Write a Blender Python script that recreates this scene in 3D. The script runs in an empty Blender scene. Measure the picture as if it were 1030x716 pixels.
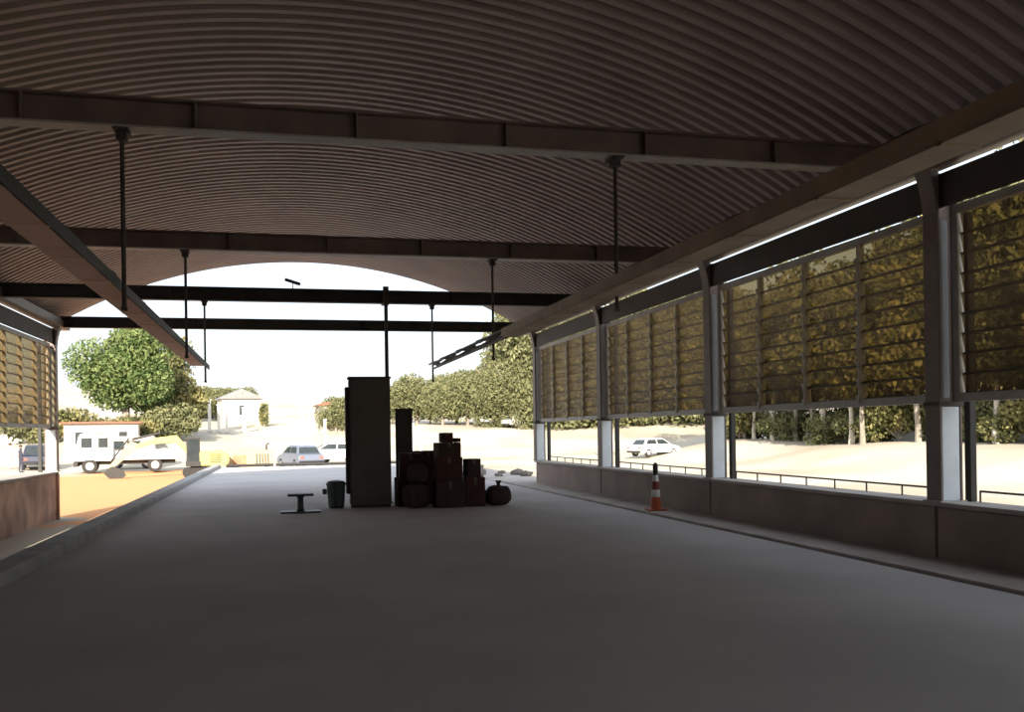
import bpy, bmesh, math, random
from mathutils import Vector, Matrix, noise
random.seed(7)
PI = math.pi
S = bpy.context.scene
C = S.collection

# ---------------------------------------------------------------- camera
cd = bpy.data.cameras.new('camera'); cam = bpy.data.objects.new('camera', cd); C.objects.link(cam)
YAW = math.atan(232/950)
cd.sensor_width = 36; cd.lens = 36*950/1030; cd.shift_y = 75.5/1030
cd.clip_start = .05; cd.clip_end = 2000
cam.matrix_world = (Matrix.Translation((0, 0, 1.6)) @ Matrix.Rotation(-YAW, 4, 'Z')
                    @ Matrix.Rotation(PI/2, 4, 'X') @ Matrix.Rotation(-.015, 4, 'Z'))
S.camera = cam
# ---------------------------------------------------------------- sky, sun, exposure
S.view_settings.view_transform = 'Standard'; S.view_settings.look = 'None'
S.view_settings.gamma = 1; S.view_settings.use_curve_mapping = False
S.view_settings.exposure = 0.45
SKY = .85; SUN = 8.2
SUN_DIR = Vector((.65, 2.55, -1.0)).normalized()
w = bpy.data.worlds.new('sky'); S.world = w; w.use_nodes = True
nt = w.node_tree; nt.nodes.clear()
wo = nt.nodes.new('ShaderNodeOutputWorld'); bg = nt.nodes.new('ShaderNodeBackground')
sk = nt.nodes.new('ShaderNodeTexSky'); sk.sky_type = 'NISHITA'; sk.sun_disc = False
sk.sun_elevation = math.radians(21); sk.sun_rotation = math.atan2(-.65, -2.55)
sk.dust_density = 3.0; sk.air_density = 1.0
hz = nt.nodes.new('ShaderNodeMixRGB'); hz.inputs[0].default_value = .75
sc_ = nt.nodes.new('ShaderNodeVectorMath'); sc_.operation = 'SCALE'; sc_.inputs['Scale'].default_value = .35
nt.links.new(sk.outputs[0], sc_.inputs[0]); nt.links.new(sc_.outputs[0], hz.inputs[1])
hz.inputs[2].default_value = (1.0, 1.08, 1.16, 1)          # bright thin cloud
nt.links.new(hz.outputs[0], bg.inputs[0]); bg.inputs[1].default_value = SKY
nt.links.new(bg.outputs[0], wo.inputs[0])
sd = bpy.data.lights.new('sun', 'SUN'); sd.energy = SUN; sd.angle = .009; sd.color = (1, .9, .76)
so = bpy.data.objects.new('sun', sd); C.objects.link(so)
so.rotation_euler = SUN_DIR.to_track_quat('-Z', 'Y').to_euler(); so.location = (-20, -40, 30)

# ---------------------------------------------------------------- materials
def mat(name, col, rough=.7, metal=0, nscale=0, namt=.25, col2=None, bump=0, bscale=30, spec=.5, stretch=(1, 1, 1)):
    m = bpy.data.materials.new(name); m.use_nodes = True; t = m.node_tree; b = t.nodes['Principled BSDF']
    b.inputs['Base Color'].default_value = (*col, 1); b.inputs['Roughness'].default_value = rough
    b.inputs['Metallic'].default_value = metal; b.inputs['Specular IOR Level'].default_value = spec
    tc = t.nodes.new('ShaderNodeTexCoord'); mp = t.nodes.new('ShaderNodeMapping')
    t.links.new(tc.outputs['Object'], mp.inputs[0]); mp.inputs['Scale'].default_value = stretch
    if nscale:
        n = t.nodes.new('ShaderNodeTexNoise'); n.inputs['Scale'].default_value = nscale; n.inputs['Detail'].default_value = 5
        t.links.new(mp.outputs[0], n.inputs['Vector'])
        r = t.nodes.new('ShaderNodeValToRGB')
        c2 = col2 or tuple(c*(1-namt) for c in col)
        r.color_ramp.elements[0].color = (*c2, 1); r.color_ramp.elements[1].color = (*col, 1)
        r.color_ramp.elements[0].position = .35; r.color_ramp.elements[1].position = .65
        t.links.new(n.outputs[0], r.inputs[0]); t.links.new(r.outputs[0], b.inputs['Base Color'])
    if bump:
        n2 = t.nodes.new('ShaderNodeTexNoise'); n2.inputs['Scale'].default_value = bscale
        t.links.new(mp.outputs[0], n2.inputs['Vector'])
        bp = t.nodes.new('ShaderNodeBump'); bp.inputs['Strength'].default_value = bump
        t.links.new(n2.outputs[0], bp.inputs['Height']); t.links.new(bp.outputs[0], b.inputs['Normal'])
    return m

M = {}
M['slab'] = mat('slab_concrete', (.58, .545, .54), .85, nscale=.6, col2=(.50, .475, .475), bump=.15, bscale=25, spec=.25)
M['kerb'] = mat('kerb_concrete', (.42, .41, .40), .9, nscale=2, bump=.3)
M['strip'] = mat('verge_concrete', (.55, .49, .45), .9, nscale=1.5, bump=.3)
M['joint'] = mat('joint_sealant', (.02, .02, .02), .9, nscale=8)
M['parapet'] = mat('parapet_concrete', (.36, .28, .245), .85, nscale=1.2, col2=(.27, .215, .19), bump=.3, bscale=12)
M['bounce_wall'] = mat('bounce_tinted_concrete', (.66, .42, .31), .85, nscale=1.2, col2=(.32, .20, .15), bump=.3, bscale=12)  # orange bounce from the ground is tinted into the left wall
M['roof'] = mat('roof_sheet', (.47, .375, .335), .5, .1, nscale=.7, col2=(.39, .31, .28), spec=.3)
M['beam'] = mat('beam_paint', (.23, .165, .145), .6, nscale=2, namt=.3)
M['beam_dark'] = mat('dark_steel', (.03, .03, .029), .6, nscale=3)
M['col'] = mat('column_paint', (.24, .19, .17), .6, nscale=3, namt=.2)
M['pale'] = mat('pale_skylit', (.72, .80, .88), .5, nscale=4, namt=.12)  # outside sky light on the column sides, put into the colour
M['frame'] = mat('frame_paint', (.48, .45, .42), .5, nscale=4, namt=.2)
M['header'] = mat('header_dark', (.07, .055, .05), .7, nscale=2)
M['gutter'] = mat('gutter_metal', (.20, .15, .12), .5, .3, nscale=3)
M['clip'] = mat('clip_metal', (.5, .5, .48), .4, .6, nscale=10)
M['peach'] = mat('tray_bounce_lit', (.95, .60, .46), .6, nscale=3, col2=(.90, .52, .40))  # peach bounce from the sunlit earth, put into the colour
M['tray'] = mat('tray_brown', (.42, .30, .20), .6, nscale=3)
M['black'] = mat('black_rubber', (.02, .02, .02), .6, nscale=9)
M['rod'] = mat('rod_steel', (.07, .055, .05), .6, nscale=9)
M['cab'] = mat('cabinet_grey', (.085, .075, .072), .6, nscale=2, namt=.2)
M['cab2'] = mat('cabinet_black', (.03, .026, .026), .7, nscale=2)
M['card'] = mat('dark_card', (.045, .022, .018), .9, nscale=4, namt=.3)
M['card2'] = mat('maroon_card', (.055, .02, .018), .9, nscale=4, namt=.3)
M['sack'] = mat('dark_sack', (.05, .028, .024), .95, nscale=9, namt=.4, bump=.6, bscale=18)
M['tape'] = mat('tape', (.09, .06, .045), .4, nscale=5)
M['bin'] = mat('bin_green', (.03, .05, .05), .5, nscale=4)
M['steel'] = mat('stand_steel', (.045, .055, .055), .5, .4, nscale=6)
M['orange'] = mat('cone_orange', (.65, .16, .07), .6, nscale=8, namt=.2)
M['red'] = mat('cone_red', (.25, .04, .03), .6, nscale=8)
M['white'] = mat('white_paint', (.8, .8, .78), .5, nscale=5, namt=.08)
M['yellow'] = mat('machine_yellow', (.46, .44, .15), .5, nscale=3, namt=.15)
M['beige'] = mat('panel_beige', (.44, .36, .23), .6, nscale=3, namt=.15)
M['rustpanel'] = mat('rust_panel', (.40, .22, .12), .7, nscale=3)
M['glass'] = mat('dark_window', (.04, .05, .055), .15, nscale=3)
M['tyre'] = mat('tyre', (.03, .03, .03), .8, nscale=9)
M['carwhite'] = mat('car_white', (.8, .8, .8), .3, nscale=3, namt=.05)
M['carsilver'] = mat('car_silver', (.2, .23, .30), .3, .3, nscale=3, namt=.05)
M['carblue'] = mat('car_blue', (.04, .045, .08), .35, nscale=3)
M['lamp'] = mat('lamp_plastic', (.6, .15, .1), .3, nscale=4)
M['bark'] = mat('bark', (.34, .30, .25), .9, nscale=6, namt=.4, bump=.5, stretch=(1, 1, .2))
M['palebark'] = mat('pale_bark', (.62, .58, .50), .9, nscale=4, namt=.35, bump=.4, stretch=(1, 1, .3))
M['skin'] = mat('skin', (.4, .24, .17), .6, nscale=9, namt=.1)
M['cloth_dark'] = mat('dark_cloth', (.05, .05, .08), .9, nscale=9)
M['cloth_light'] = mat('light_cloth', (.6, .58, .55), .9, nscale=9)
M['hair'] = mat('hair', (.03, .02, .015), .8, nscale=20)
M['render'] = mat('wall_render', (.46, .42, .36), .8, nscale=2, namt=.1)
M['tile'] = mat('red_tile', (.30, .12, .08), .8, nscale=5)
M['rubble'] = mat('rubble', (.24, .21, .19), .95, nscale=3, namt=.4, bump=.8)
M['fence'] = mat('fence_grey', (.28, .28, .28), .5, .3, nscale=5)

def leafmat(name, c1, c2):
    m = bpy.data.materials.new(name); m.use_nodes = True; t = m.node_tree; b = t.nodes['Principled BSDF']
    tc = t.nodes.new('ShaderNodeTexCoord'); n = t.nodes.new('ShaderNodeTexNoise'); n.inputs['Scale'].default_value = 1.3
    n.inputs['Detail'].default_value = 6
    r = t.nodes.new('ShaderNodeValToRGB'); r.color_ramp.elements[0].color = (*c1, 1); r.color_ramp.elements[1].color = (*c2, 1)
    r.color_ramp.elements[0].position = .4; r.color_ramp.elements[1].position = .62
    t.links.new(tc.outputs['Object'], n.inputs[0]); t.links.new(n.outputs[0], r.inputs[0]); t.links.new(r.outputs[0], b.inputs['Base Color'])
    b.inputs['Roughness'].default_value = .7; b.inputs['Specular IOR Level'].default_value = .2
    return m
M['leaf'] = leafmat('leaf_green', (.06, .10, .03), (.16, .20, .075))
M['leaf_olive'] = leafmat('leaf_olive', (.09, .10, .045), (.20, .20, .10))
M['leaf_dark'] = leafmat('leaf_dark', (.07, .08, .03), (.24, .22, .09))

# tinted louvre blade: bronze film that lets part of the view through
m = bpy.data.materials.new('louvre_film'); m.use_nodes = True; t = m.node_tree; b = t.nodes['Principled BSDF']
out = t.nodes['Material Output']
tr = t.nodes.new('ShaderNodeBsdfTransparent'); tr.inputs[0].default_value = (.80, .70, .50, 1)
mx = t.nodes.new('ShaderNodeMixShader'); mx.inputs[0].default_value = .46
tc = t.nodes.new('ShaderNodeTexCoord'); n = t.nodes.new('ShaderNodeTexNoise'); n.inputs['Scale'].default_value = 1.1
r = t.nodes.new('ShaderNodeValToRGB'); r.color_ramp.elements[0].color = (.10, .075, .055, 1); r.color_ramp.elements[1].color = (.16, .11, .075, 1)
t.links.new(tc.outputs['Object'], n.inputs[0]); t.links.new(n.outputs[0], r.inputs[0]); t.links.new(r.outputs[0], b.inputs['Base Color'])
b.inputs['Roughness'].default_value = .35
t.links.new(tr.outputs[0], mx.inputs[1]); t.links.new(b.outputs[0], mx.inputs[2]); t.links.new(mx.outputs[0], out.inputs[0])
M['film'] = m

# ground: dry pale earth with an orange clay area ahead of the left lane
m = bpy.data.materials.new('dry_earth'); m.use_nodes = True; t = m.node_tree; b = t.nodes['Principled BSDF']
tc = t.nodes.new('ShaderNodeTexCoord'); n = t.nodes.new('ShaderNodeTexNoise'); n.inputs['Scale'].default_value = .12; n.inputs['Detail'].default_value = 8
r = t.nodes.new('ShaderNodeValToRGB'); r.color_ramp.elements[0].color = (.46, .40, .31, 1); r.color_ramp.elements[1].color = (.60, .55, .46, 1)
r.color_ramp.elements[0].position = .35; r.color_ramp.elements[1].position = .6
t.links.new(tc.outputs['Object'], n.inputs[0]); t.links.new(n.outputs[0], r.inputs[0])
mp = t.nodes.new('ShaderNodeMapping'); mp.vector_type = 'POINT'
mp.inputs['Location'].default_value = (7.2*1/7.5, -45.5/18, 0); mp.inputs['Scale'].default_value = (1/7.5, 1/18, 0)
t.links.new(tc.outputs['Object'], mp.inputs[0])
ln = t.nodes.new('ShaderNodeVectorMath'); ln.operation = 'LENGTH'; t.links.new(mp.outputs[0], ln.inputs[0])
n3 = t.nodes.new('ShaderNodeTexNoise'); n3.inputs['Scale'].default_value = .5; t.links.new(tc.outputs['Object'], n3.inputs[0])
ad = t.nodes.new('ShaderNodeMath'); ad.operation = 'MULTIPLY_ADD'; ad.inputs[1].default_value = .7
t.links.new(n3.outputs[0], ad.inputs[0]); t.links.new(ln.outputs['Value'], ad.inputs[2])
r2 = t.nodes.new('ShaderNodeValToRGB'); r2.color_ramp.elements[0].position = 1.0; r2.color_ramp.elements[0].color = (1, 1, 1, 1)
r2.color_ramp.elements[1].position = 1.0; r2.color_ramp.elements[1].color = (0, 0, 0, 1); r2.color_ramp.elements[0].position = .97
sc2 = t.nodes.new('ShaderNodeMath'); sc2.operation = 'MULTIPLY'; sc2.inputs[1].default_value = .72
t.links.new(ad.outputs[0], sc2.inputs[0]); t.links.new(sc2.outputs[0], r2.inputs[0])
mc = t.nodes.new('ShaderNodeMixRGB'); mc.inputs[2].default_value = (.72, .36, .17, 1)
t.links.new(r2.outputs[0], mc.inputs[0]); t.links.new(r.outputs[0], mc.inputs[1]); t.links.new(mc.outputs[0], b.inputs['Base Color'])
b.inputs['Roughness'].default_value = .95; b.inputs['Specular IOR Level'].default_value = .1
M['earth'] = m

# ---------------------------------------------------------------- mesh helpers
class MB:
    def __init__(s): s.v = []; s.f = []
    def add(s, vs, fs):
        k = len(s.v); s.v += [tuple(x) for x in vs]; s.f += [tuple(i+k for i in f) for f in fs]; return s
    def box(s, x0, x1, y0, y1, z0, z1, R=None, o=(0, 0, 0)):
        vs = [Vector((x, y, z)) for z in (z0, z1) for y in (y0, y1) for x in (x0, x1)]
        if R is not None: vs = [R @ v + Vector(o) for v in vs]
        return s.add(vs, [(0, 2, 3, 1), (4, 5, 7, 6), (0, 1, 5, 4), (2, 6, 7, 3), (0, 4, 6, 2), (1, 3, 7, 5)])
    def frust(s, cx, cy, z0, z1, a, b, a2, b2, dx=0, dy=0):    # tapered box
        vs = [(cx+i*a, cy+j*b, z0) for j in (-1, 1) for i in (-1, 1)] + [(cx+dx+i*a2, cy+dy+j*b2, z1) for j in (-1, 1) for i in (-1, 1)]
        return s.add(vs, [(0, 2, 3, 1), (4, 5, 7, 6), (0, 1, 5, 4), (2, 6, 7, 3), (0, 4, 6, 2), (1, 3, 7, 5)])
    def tube(s, pts, rad, n=8, cap=True):
        pts = [Vector(p) for p in pts]
        if not hasattr(rad, '__len__'): rad = [rad]*len(pts)
        k = len(s.v); rings = []
        for i, p in enumerate(pts):
            d = (pts[min(i+1, len(pts)-1)]-pts[max(i-1, 0)]).normalized()
            a = d.orthogonal().normalized() if i == 0 else (a - d*a.dot(d)).normalized()
            bb = d.cross(a)
            rings.append([p+(a*math.cos(q*2*PI/n)+bb*math.sin(q*2*PI/n))*rad[i] for q in range(n)])
        for rg in rings: s.v += [tuple(x) for x in rg]
        for i in range(len(pts)-1):
            for q in range(n):
                s.f.append((k+i*n+q, k+i*n+(q+1) % n, k+(i+1)*n+(q+1) % n, k+(i+1)*n+q))
        if cap:
            s.f.append(tuple(k+q for q in range(n))[::-1]); s.f.append(tuple(k+(len(pts)-1)*n+q for q in range(n)))
        return s
    def lathe(s, prof, o=(0, 0, 0), n=20):     # prof (r,z)
        k = len(s.v)
        for r_, z in prof:
            for q in range(n): s.v.append((o[0]+r_*math.cos(q*2*PI/n), o[1]+r_*math.sin(q*2*PI/n), o[2]+z))
        for i in range(len(prof)-1):
            for q in range(n): s.f.append((k+i*n+q, k+i*n+(q+1) % n, k+(i+1)*n+(q+1) % n, k+(i+1)*n+q))
        s.f.append(tuple(k+q for q in range(n))[::-1]); s.f.append(tuple(k+(len(prof)-1)*n+q for q in range(n)))
        return s
    def prism(s, poly, y0, y1, inset=0):       # poly in xz, extruded along y
        n = len(poly)
        s.add([(x, y0, z) for x, z in poly]+[(x, y1, z) for x, z in poly],
              [tuple(range(n)), tuple(range(n, 2*n))[::-1]]+[(i, i+n, (i+1) % n+n, (i+1) % n) for i in range(n)])
        return s
    def build(s, name, m, parent=None, bevel=0, smooth=False, loc=None):
        me = bpy.data.meshes.new(name); me.from_pydata(s.v, [], s.f)
        bm = bmesh.new(); bm.from_mesh(me); bmesh.ops.recalc_face_normals(bm, faces=bm.faces)
        if bevel:
            ed = [e for e in bm.edges if len(e.link_faces) == 2 and e.calc_face_angle(0) > .6]
            bmesh.ops.bevel(bm, geom=ed, offset=bevel, segments=2, affect='EDGES', clamp_overlap=True)
        bm.to_mesh(me); bm.free()
        if smooth:
            for p in me.polygons: p.use_smooth = True
        me.materials.append(m if not isinstance(m, str) else M[m])
        o = bpy.data.objects.new(name, me); C.objects.link(o)
        if parent: o.parent = parent
        if loc: o.location = loc
        return o

def tag(o, label, cat, group=None, kind=None):
    o['label'] = label; o['category'] = cat
    if group: o['group'] = group
    if kind: o['kind'] = kind
    return o
def thing(name, label, cat, loc=(0, 0, 0), rz=0, group=None):
    o = bpy.data.objects.new(name, None); C.objects.link(o); o.empty_display_size = .2
    o.location = loc; o.rotation_euler = (0, 0, rz); return tag(o, label, cat, group)
def struct(o, label=None):
    o['kind'] = 'structure'
    if label: o['label'] = label
    return o
KIDS = {}
def copy_tree(o, parent=None):
    c = o.copy(); C.objects.link(c)
    if parent: c.parent = parent
    for ch in [x for x in bpy.data.objects if x.parent == o]: copy_tree(ch, c)
    return c
def retag(o, label, group=None):
    o['label'] = label
    if group: o['group'] = group

# ---------------------------------------------------------------- setting: terrain and slab
def ss(a, b_, x):
    t_ = max(0, min(1, (x-a)/(b_-a))); return t_*t_*(3-2*t_)
def gz(x, y):
    z = -.6 - .2*ss(8.5, 12, x)
    z += 3.6*ss(72, 125, y) + 6.5*ss(125, 230, y)
    z += 2.1*math.exp(-((x+14)/11)**2-((y-87)/12)**2)
    z += 1.4*ss(27, 36, x)*(1-ss(70, 80, y)) + 4*ss(38, 75, x)
    z += 3*ss(-22, -45, x)
    far = ss(30, 60, math.hypot(x, y))
    z += far*.25*noise.noise(Vector((x*.08, y*.08, 0)))
    return z
g = MB()
xs = [-260, -200, -150, -110, -80, -60, -50]+[-44+1.5*i for i in range(85)]+[90, 105, 125, 150, 180, 220, 260]
ys = [-60, -45, -30, -20, -10]+[-2+2.0*i for i in range(70)]+[142, 150, 160, 172, 186, 200, 220, 240, 270, 320]
for y in ys:
    for x in xs: g.v.append((x, y, gz(x, y)))
nx = len(xs)
for j in range(len(ys)-1):
    for i in range(nx-1): g.f.append((j*nx+i, j*nx+i+1, (j+1)*nx+i+1, (j+1)*nx+i))
struct(g.build('ground', 'earth', smooth=True), 'pale dry earth yard and hillside around the shed')

struct(MB().box(-2.94, 6.66, -24, 49, -.9, 0).build('floor', 'slab'), 'grey concrete platform slab')
struct(MB().box(6.72, 7.5, -24, 29.2, -.9, .03).build('trim_1', 'strip', bevel=.01), 'pale concrete strip at the foot of the right parapet')
struct(MB().box(6.66, 6.72, -24, 49, -.9, -.012).build('trim_2', 'joint'), 'dark joint line in the floor by the right parapet')
struct(MB().box(6.72, 8.6, 29.2, 49, -.9, .0).build('trim_3', 'strip'), 'concrete strip ahead of the right parapet')
kb = MB()
kb.prism([(-3.32, -.9), (-2.94, -.9), (-2.94, .10), (-2.97, .15), (-3.29, .15), (-3.32, .12)], -24, 49)
struct(kb.build('trim_4', 'kerb'), 'raised grey concrete kerb on the left edge of the platform')

# ---------------------------------------------------------------- roof: ribbed arched sheet
R0 = 13.06; XC = .7; ZC = 6.75-R0; HALF = math.asin(6.9/R0)
prof = []
y = -20.0
while y < 28.8:
    prof += [(y, 0), (y+.10, 0), (y+.125, .085), (y+.225, .085)]; y += .25
prof.append((y, 0))
rf = MB(); NA = 44
for k in range(NA+1):
    a = -HALF+2*HALF*k/NA
    for (yy, dz) in prof: rf.v.append((XC+(R0+dz)*math.sin(a), yy, ZC+(R0+dz)*math.cos(a)))
npf = len(prof)
for k in range(NA):
    for i in range(npf-1): rf.f.append((k*npf+i, k*npf+i+1, (k+1)*npf+i+1, (k+1)*npf+i))
ro = rf.build('ceiling', 'roof'); sm = ro.modifiers.new('thick', 'SOLIDIFY'); sm.thickness = .008; sm.offset = 1
struct(ro, 'arched corrugated metal roof')

# ---------------------------------------------------------------- side walls
XR = 7.5; XL = -5.9
bays = [(-8.4, -2.4), (-2.4, 3.6), (3.6, 9.65), (9.65, 15.7), (15.7, 21.7), (21.7, 27.7)]
ordr = ['rearmost, behind the camera', 'second from the rear', 'nearest in view at the right edge', 'between the nearest two columns', 'third along from the camera', 'farthest at the open end']
def wall_side(side):
    s = 1 if side == 'right' else -1; X = XR if s > 0 else XL; zb = -.9 if s < 0 else -.95
    def xb(a, b_): return (X+a, X+b_) if s > 0 else (X-b_, X-a)
    root = MB(); m_ = 'parapet' if s > 0 else 'bounce_wall'
    # parapet in cast lengths with a coping
    for i, (a, b_) in enumerate([(-20, -8.4)]+bays):
        x0, x1 = xb(0, .42); root.box(x0, x1, a+.012, b_-.012, zb, .64)
        if s < 0: root.box(X-.02, X+.06, b_-.14, b_+.02 if b_ > 27 else b_-.03, zb, .64)
    wl = struct(root.build('wall_'+side, m_, bevel=.015), 'low concrete parapet along the %s side' % side)
    x0, x1 = xb(-.04, .46)
    MB().box(x0, x1, -20, 27.75, .64, .69).build('coping', 'strip', wl, bevel=.01)
    # header and eave
    x0, x1 = xb(.02, .07)
    hd = MB().box(x0, x1, -20, 27.8, 4.14, 4.535)
    ho = struct(hd.build('trim_%d' % (5 if s > 0 else 6), 'header', bevel=.01), 'dark header beam over the %s panels' % side)
    x0, x1 = xb(-.16, .10); e = MB()
    e.box(x0, x1, -20, 28.6, 4.59, 4.66)
    x0, x1 = xb(.0, .10); e.box(x0, x1, -20, 28.6, 4.68, 4.92)
    x0, x1 = xb(-.20, -.16); e.box(x0, x1, -20, 28.6, 4.59, 4.80)
    struct(e.build('trim_%d' % (7 if s > 0 else 8), 'gutter', bevel=.008), 'eave beam and gutter along the %s side' % side)
    # outer fascia that closes the eave to the roof edge
    x0, x1 = xb(.12, .16)
    struct(MB().box(x0, x1, -20, 28.6, 4.70, 5.0).build('trim_%d' % (9 if s > 0 else 10), 'header'), 'fascia under the %s roof edge' % side)
wall_side('right'); wall_side('left')

rw = MB(); pl = [(XL-.2, -.9), (XR+.2, -.9), (XR+.2, 4.9)]
for k in range(13):
    a = HALF-2*HALF*k/12; pl.append((XC+(R0-.02)*math.sin(a), ZC+(R0-.02)*math.cos(a)))
pl.append((XL-.2, 4.9))
rw.prism(pl, -20.3, -20.05)
struct(rw.build('wall_rear_blocker', 'parapet'), 'added end wall behind the camera, unseen, shutting out light')  # unseen end wall added to darken camera-facing sides
struct(MB().box(XL-.30, XL-.12, -20, 15.4, .69, 4.16).build('wall_left_2', 'header'), 'added boarding on the left side, unseen, shutting out light beside and behind the camera')  # unseen boarding added to keep the right side of the roof dark
# columns --------------------------------------------------------
def make_column():
    r = thing('steel_column', '', 'column')
    w = .13
    b = MB().box(0, .028, -w, w, 0, 3.88).box(.272, .30, -w, w, 0, 3.88).box(.028, .272, -.012, .012, 0, 3.88)
    b.build('shaft', 'col', r, bevel=.004)
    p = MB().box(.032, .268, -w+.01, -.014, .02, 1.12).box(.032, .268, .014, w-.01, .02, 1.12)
    p.build('skylit_infill', 'pale', r, bevel=.006)  # pale fill paints skylight onto the lower column sides
    MB().box(-.03, .33, -w-.03, w+.03, 0, .02).build('base_plate', 'frame', r)
    MB().box(-.02, .32, -w-.012, w+.012, 1.13, 1.18).build('collar', 'header', r, bevel=.004)
    # haunch bracket that flares up to the eave
    pts = [(-.0, 3.40), (-.03, 3.62), (-.07, 3.78), (-.13, 3.92), (.03, 3.92), (.03, 3.4)]
    MB().prism(pts, -w, w).build('bracket', 'col', r, bevel=.006)
    MB().box(.04, .14, -w-.0, -.03, 1.22, 3.3).build('skylit_strip', 'pale', r, bevel=.012)  # added strip carrying the painted skylight further up
    q = MB().box(.37, .46, -.17, -.07, 0, 3.4)
    q.build('rear_post', 'beam_dark', r, bevel=.006)
    return r
cl = make_column()
collab = {-8.4: 'rearmost', -2.4: 'second from the rear', 3.6: 'just behind the camera', 9.65: 'nearest tall', 15.7: 'second nearest', 21.7: 'third nearest', 27.7: 'farthest'}
first = True
for X, s, side in ((XR-.03, 1, 'right'), (XL+.03, -1, 'left')):
    for yy, nm in collab.items():
        if side == 'left' and yy < 15: continue
        if side == 'right' and yy < 3: continue
        o = cl if first else copy_tree(cl); first = False
        o.location = (X, yy, .69)
        if s < 0: o.scale = (-1, 1, 1)
        if side == 'right': lb = {'nearest tall': 'nearest steel column on the right parapet, biggest in view, with skylight painted as a pale strip',
                                  'second nearest': 'second steel column along the right parapet, beside the big yellow-green louvre screen',
                                  'third nearest': 'third steel column along the right parapet, between two brown louvre screens',
                                  'farthest': 'last steel column of the right parapet at the open end of the shed'}.get(nm, 'steel column on the right parapet %s' % nm)
        else: lb = {'second nearest': 'left parapet steel column outside the frame, before the one at the left edge', 'third nearest': 'steel column on the left parapet at the left edge of the photo', 'farthest': 'last left column at the open end, its lower sides painted pale as if skylit'}[nm]
        retag(o, lb, 'steel columns carrying the roof')

# louvre screens ------------------------------------------------
def make_panel(L):
    r = thing('louvre_screen', '', 'louvre screen')
    z0, z1 = 1.86, 4.14; a, b_ = .17, L-.17
    f = MB().box(0, .10, a, b_, z0, z0+.10).box(0, .10, a, b_, z1-.10, z1).box(0, .10, a, a+.09, z0+.1, z1-.1).box(0, .10, b_-.09, b_, z0+.1, z1-.1)
    f.build('frame', 'frame', r, bevel=.008)
    nb = 9; H = (z1-z0-.2)/nb
    for k in range(4):
        y0 = a+.09+(b_-a-.18)*k/4; y1 = a+.09+(b_-a-.18)*(k+1)/4
        bl = MB()
        for i in range(nb):
            zc = z0+.1+H*(i+.5)
            bl.add([(.075, y0+.02, zc-H*.52), (.075, y1-.02, zc-H*.52), (.03, y1-.02, zc+H*.50), (.03, y0+.02, zc+H*.50),
                    (.081, y0+.02, zc-H*.52), (.081, y1-.02, zc-H*.52), (.036, y1-.02, zc+H*.50), (.036, y0+.02, zc+H*.50)],
                   [(0, 1, 2, 3), (7, 6, 5, 4), (0, 4, 5, 1), (2, 6, 7, 3), (0, 3, 7, 4), (1, 5, 6, 2)])
        bo = bl.build('louvre_blades', 'film', r)
        ed = MB()
        for i in range(nb):
            zc = z0+.1+H*(i+.5); ed.box(.066, .090, y0+.01, y1-.01, zc-H*.52-.016, zc-H*.52+.016)
        ed.build('blade_rail', 'beam_dark', bo)
        if k:
            cp = MB().box(.0, .10, y0-.02, y0+.02, z0+.1, z1-.1)
            for i in range(nb):
                zc = z0+.1+H*(i+.5)-H*.4; cp.box(-.03, 0, y0-.05, y0+.03, zc-.02, zc+.03); cp.box(-.02, .0, y0-.02, y0+.02, zc-.07, zc+.02)
            cp.build('mullion', 'frame', r)
    return r
pn = make_panel(6.0); first = True
for side, X, s in (('right', XR+.1, 1), ('left', XL-.1, -1)):
    for i, (a, b_) in enumerate(bays):
        if i < 2: continue
        if side == 'left' and i < 4: continue
        o = pn if first else copy_tree(pn); first = False
        o.location = (X, a+.02, 0)
        if s < 0: o.scale = (-1, 1, 1)
        R_ = ['', '', 'louvre screen at the right edge of the photo, greyish with trees behind',
              'large louvre screen with yellow-green foliage showing through, between the two nearest columns',
              'brown louvre screen between the second and third right columns, above the white parked car',
              'smallest right louvre screen, nearest the open end of the shed']
        L_ = ['', '', '', '', 'left side louvre screen out of frame to the left', 'louvre screen over the left parapet at the left edge of the photo']
        retag(o, (R_ if s > 0 else L_)[i], 'louvre screens along the side walls')

# low hand rail on the right parapet ------------------------------
rail0 = None
for i, (a, b_) in enumerate(bays):
    if i < 2: continue
    t_ = thing('parapet_rail', ['', '', 'low metal rail on the parapet at the right edge of the photo', 'low metal rail under the large yellow-green louvre screen',
               'low metal rail on the parapet behind the striped cone', 'low metal rail on the parapet nearest the open end'][i], 'rail', (XR+.36, a, .69), 0, 'low rails on the right parapet')
    n_ = 8; y0 = .35; y1 = b_-a-.3
    MB().tube([(0, y0, .13), (0, y1, .13)], .014, 6).build('top_rail', 'rod', t_)
    for k in range(n_):
        yy = y0+(y1-y0)*k/(n_-1); MB().tube([(0, yy, 0), (0, yy, .13)], .012, 6).build('post', 'rod', t_)

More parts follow.
